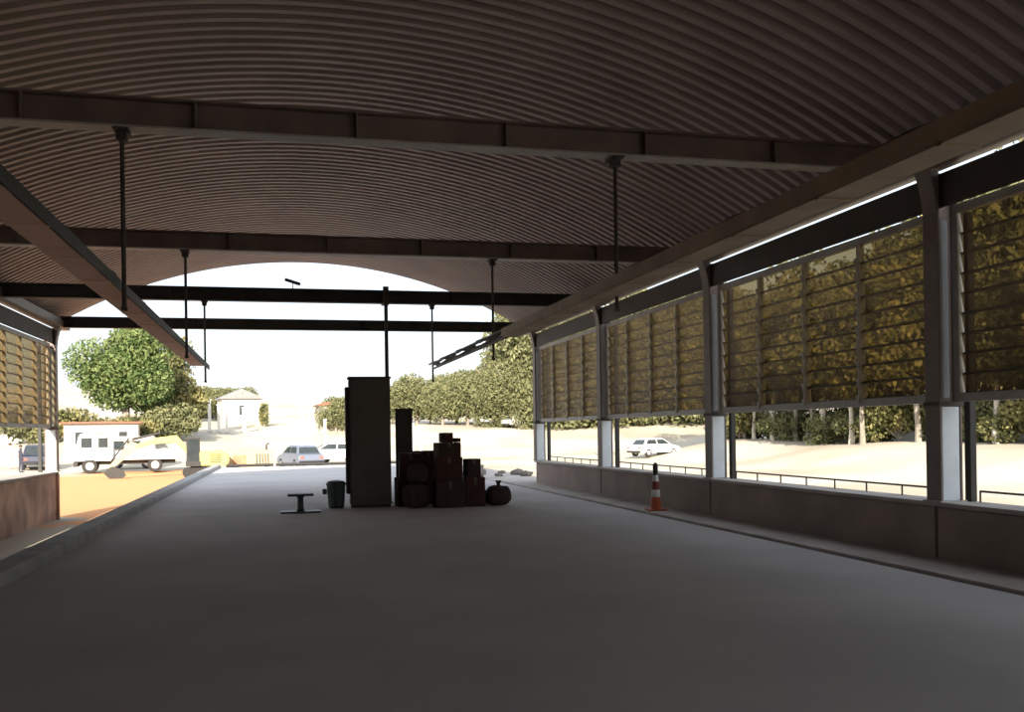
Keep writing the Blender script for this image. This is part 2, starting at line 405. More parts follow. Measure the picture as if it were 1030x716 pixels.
# tie beams --------------------------------------------------------
def make_beam(L):
    r = thing('tie_beam', '', 'beam')
    MB().box(-L/2, L/2, -.012, .012, -.13, .13).build('web', 'beam', r)
    MB().box(-L/2, L/2, -.10, .10, -.15, -.128).build('bottom_flange', 'frame', r)  # lighter colour paints in the light caught along the lower lip
    MB().box(-L/2, L/2, -.11, .11, .128, .15).build('top_flange', 'beam', r)
    st = MB()
    for x in [-L/2+.3+i*(L-.6)/8 for i in range(9)]: st.box(x-.008, x+.008, -.105, .105, -.128, .128)
    st.build('stiffener', 'beam', r)
    return r
bm0 = make_beam(13.2); first = True
for yy, lb in ((-2.4, 'tie beam behind the camera'), (3.6, 'tie beam overhead, out of the frame'), (9.85, 'nearest steel tie beam crossing under the ribbed roof'), (16.1, 'second steel tie beam, across where the roof meets the sky opening'),
               (22.0, 'third tie beam, the upper dark bar seen against the sky'), (27.9, 'last tie beam at the open end, the lower dark bar against the sky')):
    if yy < 9: continue
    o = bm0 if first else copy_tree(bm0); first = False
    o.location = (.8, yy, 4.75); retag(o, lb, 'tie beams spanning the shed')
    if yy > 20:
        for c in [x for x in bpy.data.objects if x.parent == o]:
            c.data = c.data.copy(); c.data.materials[0] = M['beam_dark']  # far beams darkened to paint in their backlit silhouette

# hanger rods -------------------------------------------------------
def rod(x, yy, z0, z1, lb, m_='rod'):
    t_ = thing('hanger_rod', lb, 'rod', (x, yy, z0), 0, 'hanger rods under the tie beams')
    MB().tube([(0, 0, 0), (0, 0, z1-z0)], .022, 8).build('rod', m_, t_)
    MB().box(-.07, .07, -.13, .13, z1-z0-.01, z1-z0+.012).box(-.05, .05, -.05, .05, z1-z0-.09, z1-z0-.01).build('clamp', m_, t_, bevel=.004)
    MB().box(-.028, .028, -.03, .03, -.02, .02).build('foot', m_, t_, bevel=.004)
rod(-1.47, 9.85, 2.85, 4.58, 'nearest thick hanger rod at the left, holding the bounce-lit beam')
rod(-1.47, 16.1, 2.88, 4.58, 'hanger rod at the left from the second tie beam')
rod(-1.62, 22.0, 2.8, 4.58, 'thin hanger rod left, beyond the end of the bounce-lit beam')
rod(3.62, 9.85, 2.92, 4.58, 'hanger rod at the right from the nearest tie beam')
rod(3.62, 16.1, 2.86, 4.58, 'hanger rod from the second tie beam, right of centre')
rod(3.48, 22.0, 2.8, 4.58, 'thin hanger rod through the far tip of the right cable tray')

t_ = thing('conduit_pole', 'thin dark pole from floor to tie beam behind the tall cabinet', 'pole', (2.37, 21.7, 0))
MB().tube([(0, 0, 0), (0, 0, 4.9)], .045, 10).build('pole', 'rod', t_)
MB().box(-.09, .09, -.09, .09, 0, .02).build('base_plate', 'rod', t_)
MB().box(-.08, .08, -.08, .3, 4.55, 4.6).box(-.06, .06, -.06, .06, 4.58, 4.95).build('clamp', 'rod', t_)

# hanging longitudinal trays ----------------------------------------
t_ = thing('cable_tray', 'long beam tray painted with peach bounce light, hanging at the left, running towards the open end', 'cable tray', (-1.655, 0, 3.1))
s_ = MB().box(-.13, .13, -6, 20.6, -.05, -.03)
MB().box(.12, .14, -6, 21.8, -.05, .05).build('side_rail', 'beam_dark', t_)
MB().box(-.14, -.12, -6, 20.6, -.03, .05).build('side_rail', 'gutter', t_)
for i in range(21): s_.box(-.135, .135, -5+i*1.2, -4.96+i*1.2, -.056, .0)
s_.build('bottom', 'peach', t_)
for k, (r_, z_) in enumerate(((.03, .02), (.025, .05))):
    pts = [(.05-.07*k+.03*math.sin(i*1.7+k), -6+i*.53, z_+.08*abs(math.sin(i*.9+k))*(1 if i > 24 else .15)) for i in range(53)]
    MB().tube(pts, r_, 6).build('cable', 'black', t_, smooth=True)
t_ = thing('cable_tray', 'brown cable tray hanging at the right, ending in a dark tip against the sky', 'cable tray', (3.45, 0, 3.1))
s_ = MB().box(-.12, .12, -6, 14.2, -.05, -.035)
MB().box(.11, .13, -6, 14.2, -.035, .08).build('side_rail', 'tray', t_)
MB().box(-.13, -.11, -6, 14.2, -.035, .08).build('side_rail', 'tray', t_)
MB().box(-.02, .02, 14.2, 21.8, -.04, -.01).build('spine', 'black', t_)
for k, (r_, z_) in enumerate(((.03, .02), (.03, .06), (.022, .05))):
    pts = [(.05-.06*k+.03*math.sin(i*1.7+k), -6+i*.523, z_-.01+.05*abs(math.sin(i*.8+k*2))) for i in range(54)]
    MB().tube(pts, r_, 6).build('cable', 'black', t_, smooth=True)
for i in range(16): s_.box(-.12, .12, -5+i*1.15, -4.96+i*1.15, -.058, .0)
s_.build('bottom', 'tray', t_)

t_ = thing('floodlight', 'small dark floodlight on a short stem above the upper sky bar', 'light', (.3, 22.0, 4.9))
MB().tube([(0, 0, 0), (0, 0, .12)], .01, 6).build('stem', 'rod', t_)
MB().box(-.18, .18, -.06, .06, -.03, .03, Matrix.Rotation(.3, 3, 'Y'), (0, 0, .16)).build('housing', 'black', t_, bevel=.01)

# ---------------------------------------------------------------- things on the platform
# tall cabinet
t_ = thing('electrical_cabinet', 'tall dark grey cabinet standing upright in the middle of the floor', 'cabinet', (1.84, 20.5, 0), -.03)
MB().box(-.42, .46, 0, .5, .06, 2.78).build('body', 'cab', t_, bevel=.012)
MB().box(-.40, .44, .02, .46, 0, .06).build('plinth', 'black', t_)
MB().box(-.44, .48, -.03, .53, 2.78, 2.82).build('cap', 'cab2', t_, bevel=.006)
d = MB().box(-.39, .43, -.022, 0, .10, 2.74).build('door', 'cab', t_, bevel=.006)
MB().box(.36, .385, -.05, -.022, 1.2, 1.4).build('handle', 'steel', d, bevel=.004)
for z in (.3, 1.4, 2.5): MB().tube([(-.405, -.02, z), (-.405, -.02, z+.12)], .014, 8).build('hinge', 'black', d)
MB().box(-.5, -.42, .05, .4, .3, 2.6).build('side_duct', 'cab2', t_, bevel=.01)

t_ = thing('metal_cabinet', 'narrow black cabinet right behind the tall grey cabinet', 'cabinet', (2.82, 22.3, 0), -.1)
MB().box(-.20, .20, 0, .4, .05, 2.14).build('body', 'cab2', t_, bevel=.01)
MB().box(-.17, .17, -.018, 0, .1, 2.08).build('door', 'cab2', t_, bevel=.005)
MB().box(-.18, .18, .02, .38, 0, .05).build('plinth', 'black', t_)
MB().box(-.22, .22, -.02, .42, 2.14, 2.17).build('cap', 'black', t_, bevel=.005)

# bin
t_ = thing('waste_bin', 'small dark green bin at the left foot of the tall cabinet', 'bin', (1.13, 20.7, 0))
MB().lathe([(.15, 0), (.17, .04), (.20, .48), (.205, .50)], n=20).build('body', 'bin', t_, smooth=False)
MB().lathe([(.215, .50), (.215, .53), (.17, .58), (.06, .60)], n=20).build('lid', 'bin', t_)
MB().box(-.29, -.2, -.05, .05, .30, .42).build('handle', 'bin', t_, bevel=.01)

# I-shaped stand
t_ = thing('pedestal_stand', 'dark steel pedestal stand with flat top and flat base, alone on floor', 'stand', (.36, 19.8, 0))
MB().box(-.40, .40, -.22, .22, 0, .035).build('base', 'steel', t_, bevel=.006)
MB().lathe([(.10, .035), (.065, .07), (.06, .30), (.09, .34)], n=14).build('stem', 'steel', t_)
MB().box(-.26, .26, -.2, .2, .34, .39).build('top', 'steel', t_, bevel=.008)

# pile of dark crates, boxes and sacks
def crate(x, yy, z, a, b_, h_, rz, lb, mt='card', kind='box'):
    t_ = thing('cardboard_box', lb, 'box', (x, yy, z), rz, 'dark boxes piled beside the cabinet')
    MB().box(-a/2, a/2, -b_/2, b_/2, 0, h_).build('body', mt, t_, bevel=.008)
    MB().box(-a/2+.005, -.004, -b_/2, b_/2, h_, h_+.006).box(.004, a/2-.005, -b_/2, b_/2, h_, h_+.006).build('flap', mt, t_)
    MB().box(-.03, .03, -b_/2-.003, b_/2+.003, h_*.75, h_+.009).build('tape', 'tape', t_)
    return t_
def sack(x, yy, z, a, b_, h_, rz, lb, seed=0):
    m_ = MB(); nu, nv = 20, 12
    for j in range(nv+1):
        ph = PI*j/nv
        for i in range(nu):
            th_ = 2*PI*i/nu; cx = math.sin(ph)*math.cos(th_); cy = math.sin(ph)*math.sin(th_); cz = math.cos(ph)
            sq = lambda v: math.copysign(abs(v)**.65, v)
            p = Vector((sq(cx)*a/2, sq(cy)*b_/2, sq(cz)*h_/2))
            p *= 1+.10*noise.noise(Vector((cx*2+seed, cy*2, cz*2)))
            m_.v.append((p.x, p.y, max(p.z+h_/2, 0)))
    for j in range(nv):
        for i in range(nu): m_.f.append((j*nu+i, j*nu+(i+1) % nu, (j+1)*nu+(i+1) % nu, (j+1)*nu+i))
    t_ = thing('sack', lb, 'sack', (x, yy, z), rz, 'dark sacks in the pile')
    m_.build('body', 'sack', t_, smooth=True)
    MB().lathe([(.05, 0), (.035, .05), (.08, .12)], (0, 0, h_-.015), 10).build('tied_neck', 'sack', t_)
    return t_
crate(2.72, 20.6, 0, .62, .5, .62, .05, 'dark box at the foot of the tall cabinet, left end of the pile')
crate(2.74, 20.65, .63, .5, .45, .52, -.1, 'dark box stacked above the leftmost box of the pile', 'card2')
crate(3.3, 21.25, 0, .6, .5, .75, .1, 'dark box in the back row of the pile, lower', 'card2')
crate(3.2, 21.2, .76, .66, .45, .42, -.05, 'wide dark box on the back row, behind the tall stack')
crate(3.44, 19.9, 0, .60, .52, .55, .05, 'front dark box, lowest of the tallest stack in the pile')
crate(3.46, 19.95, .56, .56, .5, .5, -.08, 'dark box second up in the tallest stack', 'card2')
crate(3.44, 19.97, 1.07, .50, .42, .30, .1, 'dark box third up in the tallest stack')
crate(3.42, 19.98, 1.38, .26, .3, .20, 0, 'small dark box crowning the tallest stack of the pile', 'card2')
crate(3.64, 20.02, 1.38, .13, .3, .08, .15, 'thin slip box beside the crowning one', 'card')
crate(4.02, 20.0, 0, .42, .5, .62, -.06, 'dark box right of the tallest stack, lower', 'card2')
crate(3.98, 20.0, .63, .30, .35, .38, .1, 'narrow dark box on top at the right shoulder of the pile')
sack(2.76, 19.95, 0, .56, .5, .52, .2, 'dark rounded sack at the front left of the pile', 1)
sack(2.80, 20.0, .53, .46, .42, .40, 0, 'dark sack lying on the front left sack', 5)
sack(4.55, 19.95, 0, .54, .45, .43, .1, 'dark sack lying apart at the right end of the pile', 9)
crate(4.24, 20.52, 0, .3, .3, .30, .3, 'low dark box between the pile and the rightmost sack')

# striped cone
t_ = thing('traffic_cone', 'tall striped red and white cone on the strip by the right parapet', 'traffic cone', (7.0, 17.05, .03))
MB().box(-.17, .17, -.17, .17, 0, .035).build('base', 'orange', t_, bevel=.01)
def rr(z): return .11-.075*z/.86
def band(z0, z1, nm, m_): MB().lathe([(rr(z0), z0), (rr(z1), z1)], n=18).build(nm, m_, t_, smooth=False)
band(.035, .26, 'lower_body', 'orange'); band(.26, .40, 'reflective_band', 'white'); band(.40, .56, 'red_band', 'red')
band(.56, .68, 'reflective_band', 'white'); MB().lathe([(.052, .68), (.04, .72), (.05, .75), (.05, .88), (.02, .92)], n=14).build('cap', 'black', t_)

# ---------------------------------------------------------------- vehicles and site outside
def wheel(parent, x, y, r_, wd):
    w_ = MB()
    n = 20; 
    pr = [(r_*.55, -wd/2), (r_*.93, -wd/2), (r_, -wd*.35), (r_, wd*.35), (r_*.93, wd/2), (r_*.55, wd/2)]
    for rad, yy in pr:
        for q in range(n): w_.v.append((x+rad*math.cos(2*PI*q/n), y+yy, r_+rad*math.sin(2*PI*q/n)))
    for i in range(len(pr)-1):
        for q in range(n): w_.f.append((i*n+q, i*n+(q+1) % n, (i+1)*n+(q+1) % n, (i+1)*n+q))
    o = w_.build('wheel', 'tyre', parent)
    h_ = MB()
    for yy in (-wd*.42, wd*.42):
        k = len(h_.v); h_.v += [(x+r_*.6*math.cos(2*PI*q/n), y+yy, r_+r_*.6*math.sin(2*PI*q/n)) for q in range(n)]; h_.f.append(tuple(range(k, k+n)))
    h_.build('hub', 'frame', o)
def make_car(m_, label, loc, rz, group=None, suv=0):
    t_ = thing('car', label, 'car', loc, rz, group)
    b = MB(); hw = .84
    low = [(-2.1, .32), (-2.15, .55), (-2.08, .86), (-1.5, .93), (.95, .93), (1.9, .78), (2.12, .6), (2.1, .32)]
    top = [(-1.75+.0, .90), (-1.35+.0, 1.38+suv), (-.9, 1.45+suv), (.15, 1.45+suv), (.5, 1.36+suv), (1.2, .90)]
    def slab(poly, w0, w1):
        n = len(poly); zs = [p[1] for p in poly]; z0, z1 = min(zs), max(zs)
        ww = [w0+(w1-w0)*(p[1]-z0)/(z1-z0) for p in poly]
        b_ = MB(); b_.add([(x, -q, z) for (x, z), q in zip(poly, ww)]+[(x, q, z) for (x, z), q in zip(poly, ww)],
                          [tuple(range(n)), tuple(range(n, 2*n))[::-1]]+[(i, i+n, (i+1) % n+n, (i+1) % n) for i in range(n)])
        return b_
    slab(low, .86, .82).build('body', m_, t_, bevel=.04)
    slab(top, .80, .62).build('cabin', m_, t_, bevel=.03)
    sc1 = [(x*.965-.01, z*1.0) for x, z in top]
    g_ = MB()
    zt = 1.34+suv
    for s in (-1, 1):   # side windows
        def P(x, z): return (x, s*(.80+( .62-.80)*(z-.9)/(.55+suv)+.012), z)
        for q in ([(-1.5, .98), (-1.25, zt), (-.42, zt), (-.42, .98)], [(-.32, .98), (-.32, zt), (.38, zt), (.95, .98)]):
            pts = [P(*p) for p in q]; pts2 = [(x, y-s*.02, z) for x, y, z in pts]
            g_.add(pts+pts2, [(0, 1, 2, 3), (7, 6, 5, 4), (0, 4, 5, 1), (1, 5, 6, 2), (2, 6, 7, 3), (3, 7, 4, 0)])
    g_.add([(1.16, -.68, .96), (1.16, .68, .96), (.54, .56, zt+.0), (.54, -.56, zt+.0)], [(0, 1, 2, 3)])
    g_.add([(-1.72, -.68, .96), (-1.72, .68, .96), (-1.40, .56, zt+.0), (-1.40, -.56, zt+.0)], [(0, 1, 2, 3)])
    g_.build('windows', 'glass', t_)
    for x in (-1.32, 1.32):
        for y in (-.76, .76): wheel(t_, x, y, .31, .2)
    MB().box(2.08, 2.14, -.75, -.45, .58, .70).box(2.08, 2.14, .45, .75, .58, .70).build('headlight', 'white', t_, bevel=.01)
    MB().box(-2.16, -2.1, -.76, -.5, .62, .76).box(-2.16, -2.1, .5, .76, .62, .76).build('tail_light', 'lamp', t_, bevel=.01)
    for q in (2.12, -2.14): MB().box(q-.04, q+.04, -.8, .8, .34, .48).build('bumper', 'black', t_, bevel=.01)
    return t_
def on(x, y, dz=0): return (x, y, gz(x, y)+dz)
make_car('carsilver', 'silver blue car parked beyond the far edge of the platform, left of the cabinet', on(1.15, 62.8), 1.9)
make_car('carwhite', 'white car half hidden by the left side of the tall cabinet', on(3.75, 66.5), 2.6)
make_car('carwhite', 'white car parked in the yard, seen through the opening behind the cone', on(28.9, 70.6), .35)
make_car('carblue', 'dark blue car seen through the opening in the left parapet side', on(-15.6, 67.6), 1.78, suv=.15)
make_car('carwhite', 'white car at the foot of the wooded hill, beside the last right column', on(27.2, 108), .5)
make_car('carsilver', 'distant dark windowed car on the slope, left of the white hill car', on(24.2, 112), 1.4)

# light truck with box cab
t_ = thing('truck', 'white truck with boxy cab on the orange earth beyond the left parapet', 'truck', on(-11.1, 62.5), PI+.12)
c_ = MB(); c_.prism([(-1.0, .75), (1.05, .75), (1.05, 1.6), (.85, 2.35), (.7, 2.42), (-.9, 2.42), (-1.0, 2.3)], -1.0, 1.0)
c_.build('cab', 'carwhite', t_, bevel=.06)
g_ = MB().box(-.75, -.2, -1.015, 1.015, 1.55, 2.15).box(.15, .75, -1.015, 1.015, 1.55, 2.15); g_.build('windows', 'glass', t_, bevel=.01)
MB().add([(1.06, -.85, 1.6), (1.06, .85, 1.6), (.88, .8, 2.28), (.88, -.8, 2.28)], [(0, 1, 2, 3)]).build('windscreen', 'glass', t_)
MB().box(-4.6, 1.0, -.45, .45, .5, .75).build('chassis', 'beam_dark', t_)
bd = MB().box(-4.7, -1.15, -1.0, 1.0, .78, .90).box(-4.7, -4.62, -1, 1, .9, 1.35).box(-4.7, -1.15, -1.0, -.94, .9, 1.35).box(-4.7, -1.15, .94, 1.0, .9, 1.35)
bd.build('flatbed', 'white', t_, bevel=.01)
MB().box(.95, 1.2, -1.02, 1.02, .42, .72).build('bumper', 'beam_dark', t_, bevel=.02)
for x in (.3, -3.4):
    for y in (-.85, .85): wheel(t_, x, y, .44, .26)
t_ = thing('truck', 'pale grey van body parked behind and right of the white truck', 'truck', on(-9.6, 67.0), .1)
MB().box(-1.6, 1.4, -.95, .95, .5, 2.15).build('body', 'render', t_, bevel=.06)
MB().box(-1.3, -.5, -.97, .97, 1.35, 1.85).box(-.3, .5, -.97, .97, 1.35, 1.85).build('windows', 'glass', t_, bevel=.01)
for x in (-1.0, .9):
    for y in (-.82, .82): wheel(t_, x, y, .36, .22)

# mini excavator facing left
ex = thing('excavator', 'pale yellow excavator with its arm reaching down to the left', 'excavator', on(-4.2, 54.5), .12)
ex.scale = (.84, .84, .95)
def track(y):
    m_ = MB(); pl = []
    for a in range(13): q = PI/2-PI*a/12; pl.append((1.0+.28*math.cos(q), .28+.28*math.sin(q)))
    for a in range(13): q = -PI/2-PI*a/12; pl.append((-1.0+.28*math.cos(q), .28+.28*math.sin(q)))
    m_.prism(pl, y-.17, y+.17); return m_
for y in (-.75, .75): track(y).build('track', 'tyre', ex)
MB().box(-.8, .8, -.6, .6, .3, .65).build('undercarriage', 'beam_dark', ex)
MB().prism([(-.3, .68), (1.45, .68), (1.6, .9), (1.55, 1.35), (1.1, 1.55), (-.3, 1.5)], -.85, .85).build('engine_house', 'yellow', ex, bevel=.05)
gl = MB()
for i in range(5): gl.box(.4, 1.1, -.865, -.845, .85+i*.11, .90+i*.11)
gl.build('grille', 'beam_dark', ex)
cb = MB()
for x in (-1.0, -.25):
    for y in (-.8, .1): cb.box(x-.04, x+.04, y-.04, y+.04, .68, 2.2)
cb.box(-1.08, -.18, -.86, .16, 2.2, 2.3).box(-1.08, -.18, -.86, .16, .66, .95)
co = cb.build('cab', 'beam_dark', ex, bevel=.01)
MB().box(-1.0, -.25, -.82, -.80, .95, 2.2).box(-1.03, -1.01, -.8, .1, .95, 2.2).build('cab_window', 'glass', co)
bo_ = MB(); bo_.prism([(-.6, 1.0), (-.6, 1.4), (-1.6, 2.45), (-3.1, 2.3), (-4.1, 1.95), (-4.1, 1.7), (-3.0, 1.95), (-1.7, 2.05)], .25, .55)
bo_.build('boom', 'yellow', ex, bevel=.02)
MB().prism([(-4.4, 2.15), (-4.0, 2.0), (-3.95, 1.7), (-5.6, .55), (-5.8, .65)], .28, .52).build('stick', 'beige', ex, bevel=.02)
MB().tube([(-2.6, .40, 2.6), (-4.3, .40, 2.25)], .07, 10).tube([(-4.5, .4, 2.3), (-5.6, .4, 1.0)], .05, 8).build('hydraulic_ram', 'beam_dark', ex)
MB().prism([(-5.5, .75), (-4.9, .55), (-4.7, .2), (-5.0, .02), (-5.7, .08), (-6.0, .35), (-5.7, .65)], .1, .7).build('bucket', 'beam_dark', ex, bevel=.02)

# skid generator
gn = thing('generator', 'beige generator skid with a brown side panel, right of the excavator', 'generator', on(-1.75, 56.5), .05)
MB().box(-1.35, 1.25, -.6, .6, .35, 1.45).build('housing', 'beige', gn, bevel=.05)
MB().box(-1.0, -.25, -.62, -.59, .6, 1.2).build('side_panel', 'rustpanel', gn, bevel=.01)
f_ = MB()
for i in range(5): f_.box(.3+i*.16, .36+i*.16, -.62, -.595, .6, 1.25)
f_.build('vent', 'beam_dark', gn)
MB().box(-1.5, 1.4, -.65, .65, .12, .30).build('skid', 'beam_dark', gn)
for x in (-.9, .9): wheel(gn, x, -.62, .28, .16); wheel(gn, x, .62, .28, .16)
MB().tube([(.9, 0, 1.45), (.9, 0, 1.75), (1.05, 0, 1.85)], .05, 8).build('exhaust', 'rod', gn)

t_ = thing('far_edge_line', 'black line along the far edge of the platform', 'edge_line', (1.6, 48.7, .0))
MB().tube([(-4.2, 0, .09), (-1, .05, .10), (2, -.03, .09), (4.4, .05, .09)], .07, 8).build('edge_line', 'black', t_)  # thin black line along the far slab edge
MB().box(-2.0, -1.9, -.12, .12, 0, .19).box(1.9, 2.0, -.12, .12, 0, .19).build('cradle', 'strip', t_)

# white posts / marker columns in the yard
def post(x, y, h_, w_, lb):
    t_ = thing('white_post', lb, 'post', on(x, y, -.05), 0, 'white posts standing in the yard')
    MB().box(-w_/2, w_/2, -w_/2, w_/2, 0, h_).build('shaft', 'white', t_, bevel=.02)
    MB().box(-w_/2-.05, w_/2+.05, -w_/2-.05, w_/2+.05, h_, h_+.08).build('cap', 'white', t_)
    MB().box(-w_/2-.1, w_/2+.1, -w_/2-.1, w_/2+.1, 0, .15).build('footing', 'kerb', t_)
for x, y, h_, w_, lb in ((-8.3, 99, 4.6, .3, 'leftmost tall white post beside the big green tree'), (-7.0, 99.5, 3.3, .3, 'white post behind the excavator cab'),
                     (-6.1, 99.3, 2.8, .26, 'white post above the excavator engine house, left of a pair'), (-5.3, 99.1, 2.8, .3, 'white post above the excavator engine house, right of a pair'),
                     (-3.8, 103.8, 2.6, .4, 'white post by the pale far hut'), (1.7, 81.9, 4.6, .2, 'tall thin white post above the silver blue car'),
                     (2.4, 82.2, 4.1, .12, 'thin post close right of the tall thin white post'),
                     (3.6, 81.5, 3.1, .2, 'white post beside the tall cabinet, left of it'), (9.7, 72.0, 2.9, .25, 'white post above the black boxes, left one'), (10.3, 71.5, 2.7, .2, 'white post above the black boxes, right one')):
    post(x, y, h_, w_, lb)

def hut(name, lb, cat, x, y, a, b_, h_, rz, wallm, roofm, rh=.8, wins=2):
    t_ = thing(name, lb, cat, on(x, y, -.3), rz)
    MB().box(-a/2, a/2, -b_/2, b_/2, 0, h_).build('wall', wallm, t_)
    o_ = MB(); o_.prism([(-a/2-.3, h_), (a/2+.3, h_), (a/2+.25, h_+.12), (0, h_+rh), (-a/2-.25, h_+.12)], -b_/2-.3, b_/2+.3)
    o_.build('roof', roofm, t_)
    for i in range(wins):
        xx = -a/2+a*(i+.7)/(wins+.4); f_ = MB().box(xx-.35, xx+.35, -b_/2-.04, -b_/2+.02, h_*.4, h_*.8).build('window', 'white', t_)
        MB().box(xx-.28, xx+.28, -b_/2-.06, -b_/2-.03, h_*.43, h_*.77).build('pane', 'glass', f_)
hut('site_office', 'low cream building with a red roof edge behind the white truck', 'building', -12.9, 75.5, 5.0, 3, 2.6, .1, 'render', 'tile', .16, 3)
hut('hut', 'small pale hut with sloping roof among the far white posts', 'hut', -4.9, 118, 4.5, 4, 3.4, .2, 'render', 'fence', 1.2, 1)
hut('house', 'pinkish house on the far rise just left of the tall cabinet', 'house', 6.5, 108, 5, 4, 3, .1, 'render', 'tile', .8, 2)
0 and hut('container_shed', 'pale shed on the yard seen behind the near right column', 'shed', 31.5, 78, 5, 2.5, 2.4, -.2, 'render', 'fence', .3, 0)

# pallet fence panel by the right opening
t_ = thing('mesh_fence_panel', 'pale slatted fence panel in the yard, above and left of the white car', 'fence', on(27.6, 77.5), -.3)
b = MB().box(-1.0, 1.0, -.04, .04, 1.75, 1.87).box(-1.0, 1.0, -.04, .04, .5, .62).box(-1, -.92, -.04, .04, 0, 1.87).box(.92, 1.0, -.04, .04, 0, 1.87)
b.build('frame', 'fence', t_)
b = MB()
for i in range(11): b.box(-.85+i*.165, -.80+i*.165, -.02, .02, .6, 1.78)
b.build('slats', 'fence', t_)

# rubble by the right end of the platform
def rock(x, y, z, s_, seed, lb):
    bm = bmesh.new(); bmesh.ops.create_icosphere(bm, subdivisions=2, radius=1)
    for v in bm.verts:
        v.co *= 1+.45*noise.noise(v.co*1.3+Vector((seed*3.1, 0, 0))); v.co = Vector((v.co.x*s_, v.co.y*s_*.8, v.co.z*s_*.55))
    me = bpy.data.meshes.new('rubble_stone'); bm.to_mesh(me); bm.free(); me.materials.append(M['rubble'])
    o = bpy.data.objects.new('rubble_stone', me); C.objects.link(o); o.location = (x, y, z+s_*.3)
    tag(o, lb, 'stone', 'rubble at the right end of the platform')
spots = []
while len(spots) < 26:
    x = random.uniform(5.6, 8.5); y = random.uniform(32, 42)
    if all(math.hypot(x-a, y-b_) > .72 for a, b_ in spots): spots.append((x, y))
for i, (x, y) in enumerate(spots):
    rock(x, y, 0, random.uniform(.12, .36), i, 'rough grey rubble stone heaped beyond the last right column')

# people ------------------------------------------------------------
def person(lb, loc, rz, top='cloth_dark', legs='cloth_dark', h_=1.68, stride=.12):
    t_ = thing('person', lb, 'person', loc, rz)
    V = [(0, 0, .95), (0, 0, 1.18), (0, 0, 1.40), (0, 0, 1.50), (0, .02, 1.60), (0, .02, 1.70),
         (.10, 0, .90), (.11, stride, .50), (.11, stride*.6, .08), (.11, stride*.6+.16, .03),
         (-.10, 0, .90), (-.11, -stride*.3, .50), (-.11, -stride, .08), (-.11, -stride+.16, .03),
         (.19, 0, 1.40), (.24, -.03, 1.13), (.26, .06, .90), (.265, .10, .81), (-.19, 0, 1.40), (-.24, .03, 1.13), (-.25, .10, .90), (-.255, .14, .81)]
    E = [(0, 1), (1, 2), (2, 3), (3, 4), (4, 5), (0, 6), (6, 7), (7, 8), (8, 9), (0, 10), (10, 11), (11, 12), (12, 13), (2, 14), (14, 15), (15, 16), (16, 17), (2, 18), (18, 19), (19, 20), (20, 21)]
    Rd = [.15, .14, .15, .055, .095, .085, .09, .06, .045, .035, .09, .06, .045, .035, .06, .045, .033, .03, .06, .045, .033, .03]
    me = bpy.data.meshes.new('body'); me.from_pydata([Vector(v)*(h_/1.78) for v in V], E, []); me.skin_vertices or None
    o = bpy.data.objects.new('body', me); C.objects.link(o); o.parent = t_
    o.modifiers.new('skin', 'SKIN')
    for i, q in enumerate(Rd): me.skin_vertices[0].data[i].radius = (q, q*.8 if i in (0, 1, 2) else q)
    me.skin_vertices[0].data[0].use_root = True
    o.modifiers.new('sub', 'SUBSURF').levels = 1; o.modifiers['sub'].render_levels = 1
    me.materials.append(M[top])
    k = h_/1.78
    hd = MB().lathe([(.02, -.11), (.06, -.09), (.088, -.02), (.095, .04), (.07, .10), (.02, .125)], (0, .02*k, 1.66*k), 14).build('face', 'skin', t_, smooth=True)
    MB().lathe([(.1, .02), (.102, .06), (.075, .12), (.02, .145)], (0, .005*k, 1.66*k), 14).build('hair', 'hair', t_, smooth=True)
person('person in light clothes standing beyond the left parapet, nearer the left edge', on(-17.3, 68.0), .4, 'cloth_light')
person('person in dark clothes standing beyond the left parapet, beside the dark blue car', on(-15.5, 63.2), -1.0, 'cloth_dark', stride=.05)
person('distant person in dark clothes walking on the pale ground behind the excavator arm', on(-9.6, 80), 1.4, 'cloth_dark')

# ---------------------------------------------------------------- trees
def crown_mesh(name, rad, hgt, n, leaf, m_, seed, blobs=9):
    rnd = random.Random(seed); v = []; f = []
    bl = [(Vector((rnd.uniform(-.55, .55)*rad, rnd.uniform(-.55, .55)*rad, rnd.uniform(-.32, .36)*hgt)), rnd.uniform(.38, .6)) for _ in range(blobs)]
    for _ in range(n):
        c, q = rnd.choice(bl)
        d = Vector((rnd.gauss(0, 1), rnd.gauss(0, 1), rnd.gauss(0, 1))).normalized()*(rnd.random()**.3)
        p = c+Vector((d.x*rad*q, d.y*rad*q, d.z*hgt*.5*q*1.2))
        a = Vector((rnd.gauss(0, 1), rnd.gauss(0, 1), rnd.gauss(0, .6))).normalized(); b_ = a.orthogonal().normalized()
        b_ = (Matrix.Rotation(rnd.uniform(0, 6.28), 3, a) @ b_); s_ = leaf*rnd.uniform(.6, 1.3); k = len(v); e = a.cross(b_)
        v += [p-e*s_*.9, p+b_*s_*.45, p+e*s_*.9, p-b_*s_*.45]; f.append((k, k+1, k+2, k+3))
    me = bpy.data.meshes.new(name); me.from_pydata(v, [], f); me.materials.append(m_); return me
